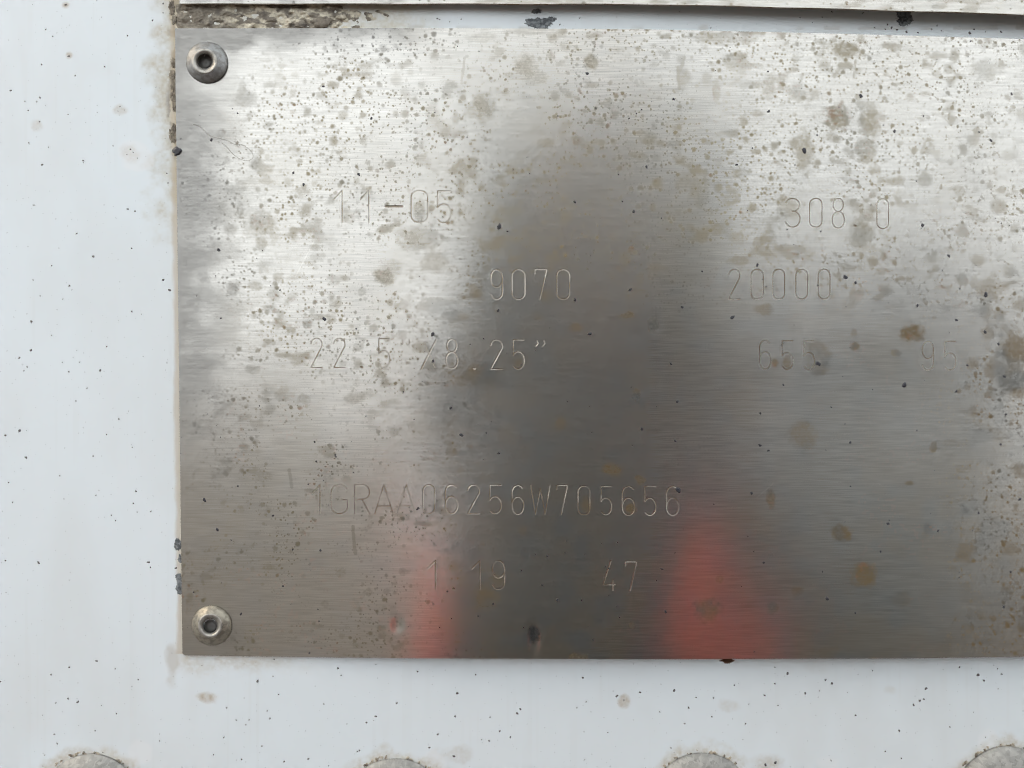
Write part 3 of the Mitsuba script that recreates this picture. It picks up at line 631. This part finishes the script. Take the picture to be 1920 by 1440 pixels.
flat('skin', (.085, .058, .046), .5); flat('red_cloth', (.90, .085, .042), .8); flat('dark_cloth', (.034, .046, .048), .85); flat('hair_brown', (.03, .022, .018), .6)
flat('jeans', (.05, .065, .10), .8); flat('leather', (.04, .03, .025), .5); flat('phone_black', (.025, .027, .028), .3); flat('lens_glass', (.01, .01, .012), .08)
flat('van_paint', (.05, .033, .032), .6); flat('dark_glass', (.015, .017, .018), .06); flat('tyre', (.02, .02, .02), .8); flat('rim_metal', (.4, .4, .4), .35, metallic=.8); flat('lamp_lens', (.30, .02, .015), .2); flat('bumper', (.03, .03, .03), .6)
scene['gravel'] = {'type': 'principled', 'base_color': mikit.proc(lambda p, n, uv: mix((.115, .093, .076), (.07, .057, .048), fbm(p.x * 3, p.y * 3, octaves=4))), 'roughness': .9}
gr = numbered('ground')
scene[gr] = {'type': 'rectangle', 'to_world': T().scale([400, 400, 1]), 'bsdf': {'type': 'ref', 'id': 'gravel'}}
labels[gr] = {'label': 'beige gravel yard, only mirrored as a warm blur in the steel', 'category': 'ground', 'kind': 'structure'}


def J(x, d, z, r): return (x, -d, Z0 + z, r)


RISE = .07        # the phone is held at chin height
def K(x, d, z, r): return (x, -d, Z0 + z + RISE, r)


def limb(*js): return [hull(a, b) for a, b in zip(js, js[1:])]


def join(parts): return m3.Manifold.batch_boolean(parts, m3.OpType.Add)


man = thing('person', 'person in a dark hooded jacket with red sleeve ends holding up a phone, mirrored', 'person')
hd = [hull(K(.082, .56, -.14, .052), K(.08, .53, -.02, .05)), hull(K(.078, .55, .09, .082), K(.076, .505, .07, .072), K(.076, .465, -.035, .028), K(.078, .545, .01, .062), K(.078, .52, .115, .07)),
      hull(K(.075, .435, .035, .010), K(.075, .445, .02, .014), K(.075, .452, .07, .007)), hull(K(.056, .446, -.012, .006), K(.094, .446, -.012, .006)), hull(K(-.008, .53, .055, .010), K(-.008, .535, .02, .008)), hull(K(.163, .53, .055, .010), K(.163, .535, .02, .008)),
      hull(K(.045, .449, .062, .011), K(.05, .45, .062, .011)), hull(K(.105, .449, .062, .011), K(.1, .45, .062, .011))]
sk = []
PH = (-.018, .106, -.050, .013)      # the phone's left, right, bottom, top against the lens
for s, ex, wr in ((-1, J(-.100, .40, -.33, .022), J(-.040, .262, -.100, .020)), (1, J(.166, .40, -.33, .024), J(.118, .262, -.100, .022))):
    end = PH[0] if s < 0 else PH[1]
    palm = [J(end + s * .020, .222, -.045, .013), J(end + s * .014, .214, -.005, .011), J(end + s * .022, .236, -.085, .015)]
    sk += [hull(*palm), hull(wr, palm[2]), hull(ex, wr)]
    for k in range(4):
        z = .006 - .018 * k
        L = (.006, .009, .008, .004)[k]
        sk += limb(J(end + s * .014, .212, z - .004, .0085), J(end + s * .014, .190, z, .008), J(end + s * .004, .1785 + .006, z + .001, .0072), J(end - s * L, .1785 + .006, z + .002, .0062))
    sk += limb(J(end + s * .018, .225, -.055, .011), J(end + s * .006, .216, -.052, .010), J(end - s * .014, .2055, -.040, .008))
add('head', soft(join(hd), .006, 4), 'skin', man, smooth=True)
for q in (sk[:len(sk) // 2], sk[len(sk) // 2:]):
    add('glove', soft(join(q), .004, 3), 'leather', man, smooth=True)
hood = hull(K(.005, .565, .11, .055), K(.150, .565, .11, .055), K(.01, .53, .12, .05), K(.145, .53, .12, .05), K(.078, .57, .14, .07), K(.0, .57, -.08, .06), K(.16, .57, -.08, .06), K(.078, .60, .06, .09))
hood = hood - hull(K(.045, .44, .02, .045), K(.105, .44, .02, .045), K(.045, .44, .085, .04), K(.105, .44, .085, .04), K(.076, .53, .05, .07))
add('hood', soft(hood, .012, 4), 'dark_cloth', man, smooth=True)
sl, jk = [], []
for s, sh, ex, wr in ((-1, K(.02, .585, -.215, .066), J(-.110, .41, -.34, .032), J(-.050, .262, -.088, .026)), (1, K(.385, .585, -.165, .09), J(.148, .40, -.34, .025), J(.114, .236, -.052, .023))):
    mid = tuple(np.array(wr) * .58 + np.array(ex) * .42)
    sl.append(hull(mid, wr))
    jk.append(hull(ex, (*mid[:3], mid[3] + .004)))
    jk += [hull(K(.17, .60, -.235, .09), sh), hull(sh, (*ex[:3], ex[3] + .012))]
jk += [hull(K(.085, .565, -.155, .07), K(.12, .585, -.22, .09)), hull(K(.05, .60, -.25, .09), K(.34, .60, -.25, .09), J(.06, .61, -.62, .12), J(.30, .61, -.62, .12), J(.18, .56, -.36, .11))]
for q in sl:
    add('sleeve', soft(q, .01, 3), 'red_cloth', man, smooth=True)
add('jacket', soft(join(jk), .014, 5), 'dark_cloth', man, smooth=True)
tr = [hull(J(.11, .61, -.66, .10), J(.245, .61, -.66, .10))]
for x, d in ((.07, .60), (.29, .66)):
    tr += limb(J(x + .02, .61, -.72, .098), J(x, d - .04, -1.03, .064), J(x, d, -1.40, .052))
add('trousers', soft(join(tr), .02, 5), 'jeans', man, smooth=True)
for x, d in ((.07, .60), (.29, .66)):
    shoe = hull((x, -d - .03, .045, .044), (x, -d + .10, .036, .036), (x - .008, -d + .16, .03, .030), (x, -d, .09, .045)) ^ m3.Manifold.cube((2, 4, 1), True).translate((0, 0, .5))
    add('shoe', soft(shoe, .012, 0), 'leather', man, smooth=40)

phone = thing('mobile_phone', 'black mobile phone held level in both hands before the steel plate', 'phone')
x0, x1, z0, z1 = PH
r = .009
sect = m3.CrossSection([[(x0 + r, z0 + r), (x1 - r, z0 + r), (x1 - r, z1 - r), (x0 + r, z1 - r)]]).offset(r, m3.JoinType.Round)
slab = m3.Manifold.extrude(sect, .0078)


def up_slab(m, d): return m.rotate((90, 0, 0)).translate((0, -d, Z0))


add('body', soft(up_slab(slab, .1840), None, 0), 'phone_black', phone, smooth=40)
screen = m3.Manifold.extrude(sect.offset(-.0025, m3.JoinType.Round), .0004)
add('screen', soft(up_slab(screen, .1919), None, 0), 'lens_glass', phone, smooth=40)
bump = m3.CrossSection([[(-.010, -.024), (.014, -.024), (.014, .007), (-.010, .007)]]).offset(.003, m3.JoinType.Round)
add('camera_bump', soft(up_slab(m3.Manifold.extrude(bump, .002), .1820), None, 0), 'phone_black', phone, smooth=40)
for x, z in ((0, 0), (.009, -.017)):
    add('lens', soft(up_slab(m3.Manifold.cylinder(.0015, .0062, .0062, 40).translate((x, z, 0)), .1805), None, 0), 'lens_glass', phone, smooth=40)

van = thing('stand_in_van', 'dark brown stand-in van added across the yard, mirrored as the dark right half of the steel', 'van')  # added out of view, to darken the right half of the reflection
vx, vd, vw = 1.90, 4.1, 1.70
prof = m3.CrossSection([[(0, .35), (0, 1.2), (.06, 2.06), (.16, 2.16), (3.2, 2.14), (3.5, 2.04), (4.1, 1.25), (4.7, 1.10), (4.85, .95), (4.9, .40), (4.8, .32)][::-1]]).offset(.04, m3.JoinType.Round)
bodyv = m3.Manifold.extrude(prof, vw)
for q in (.95, 3.95):
    bodyv = bodyv - m3.Manifold.cylinder(vw + 1, .40, .40, 40).translate((q, .36, -.5))


def vplace(m):   # profile (along, up, across) -> world
    t = soft(m, None, 0)
    p = t.vertices.copy()
    t.vertices = np.stack([vx - vw / 2 + p[:, 2], -vd - p[:, 0], p[:, 1]], -1)
    t.fix_normals()
    return t


add('body', vplace(bodyv), 'van_paint', van, smooth=30)
for s in (.12, vw / 2 + .03):
    add('rear_window', vplace(m3.Manifold.extrude(m3.CrossSection([[(-.05, 1.35), (.0, 1.35), (.035, 1.95), (-.02, 1.95)]]), vw / 2 - .15).translate((0, 0, s))), 'dark_glass', van)
add('windscreen', vplace(m3.Manifold.extrude(m3.CrossSection([[(3.56, 2.00), (3.52, 1.97), (4.04, 1.30), (4.10, 1.32)]]), vw - .24).translate((0, 0, .12))), 'dark_glass', van)
for s in (-.055, vw + .035):
    add('window', vplace(m3.Manifold.extrude(m3.CrossSection([[(2.5, 1.35), (3.75, 1.35), (3.35, 1.95), (2.5, 1.95)]]), .02).translate((0, 0, s))), 'dark_glass', van)
add('bumper', vplace(m3.Manifold.extrude(m3.CrossSection([[(-.12, .38), (-.03, .38), (-.03, .62), (-.12, .60)]]), vw - .02).translate((0, 0, .01))), 'bumper', van, smooth=30)
for s in (.03, vw - .15):
    add('tail_light', vplace(m3.Manifold.extrude(m3.CrossSection([[(-.06, .85), (-.02, .85), (-.02, 1.15), (-.06, 1.15)]]), .12).translate((0, 0, s))), 'lamp_lens', van)
for q in (.95, 3.95):
    for s in (.02, vw - .24):
        w = add('wheel', vplace(m3.Manifold.cylinder(.22, .35, .35, 40).translate((q, .35, s)) - m3.Manifold.cylinder(.3, .22, .22, 40).translate((q, .35, s - .02))), 'tyre', van, smooth=40)
        add('rim', vplace(m3.Manifold.cylinder(.16, .215, .215, 32).translate((q, .35, s + .03))), 'rim_metal', w, smooth=40)
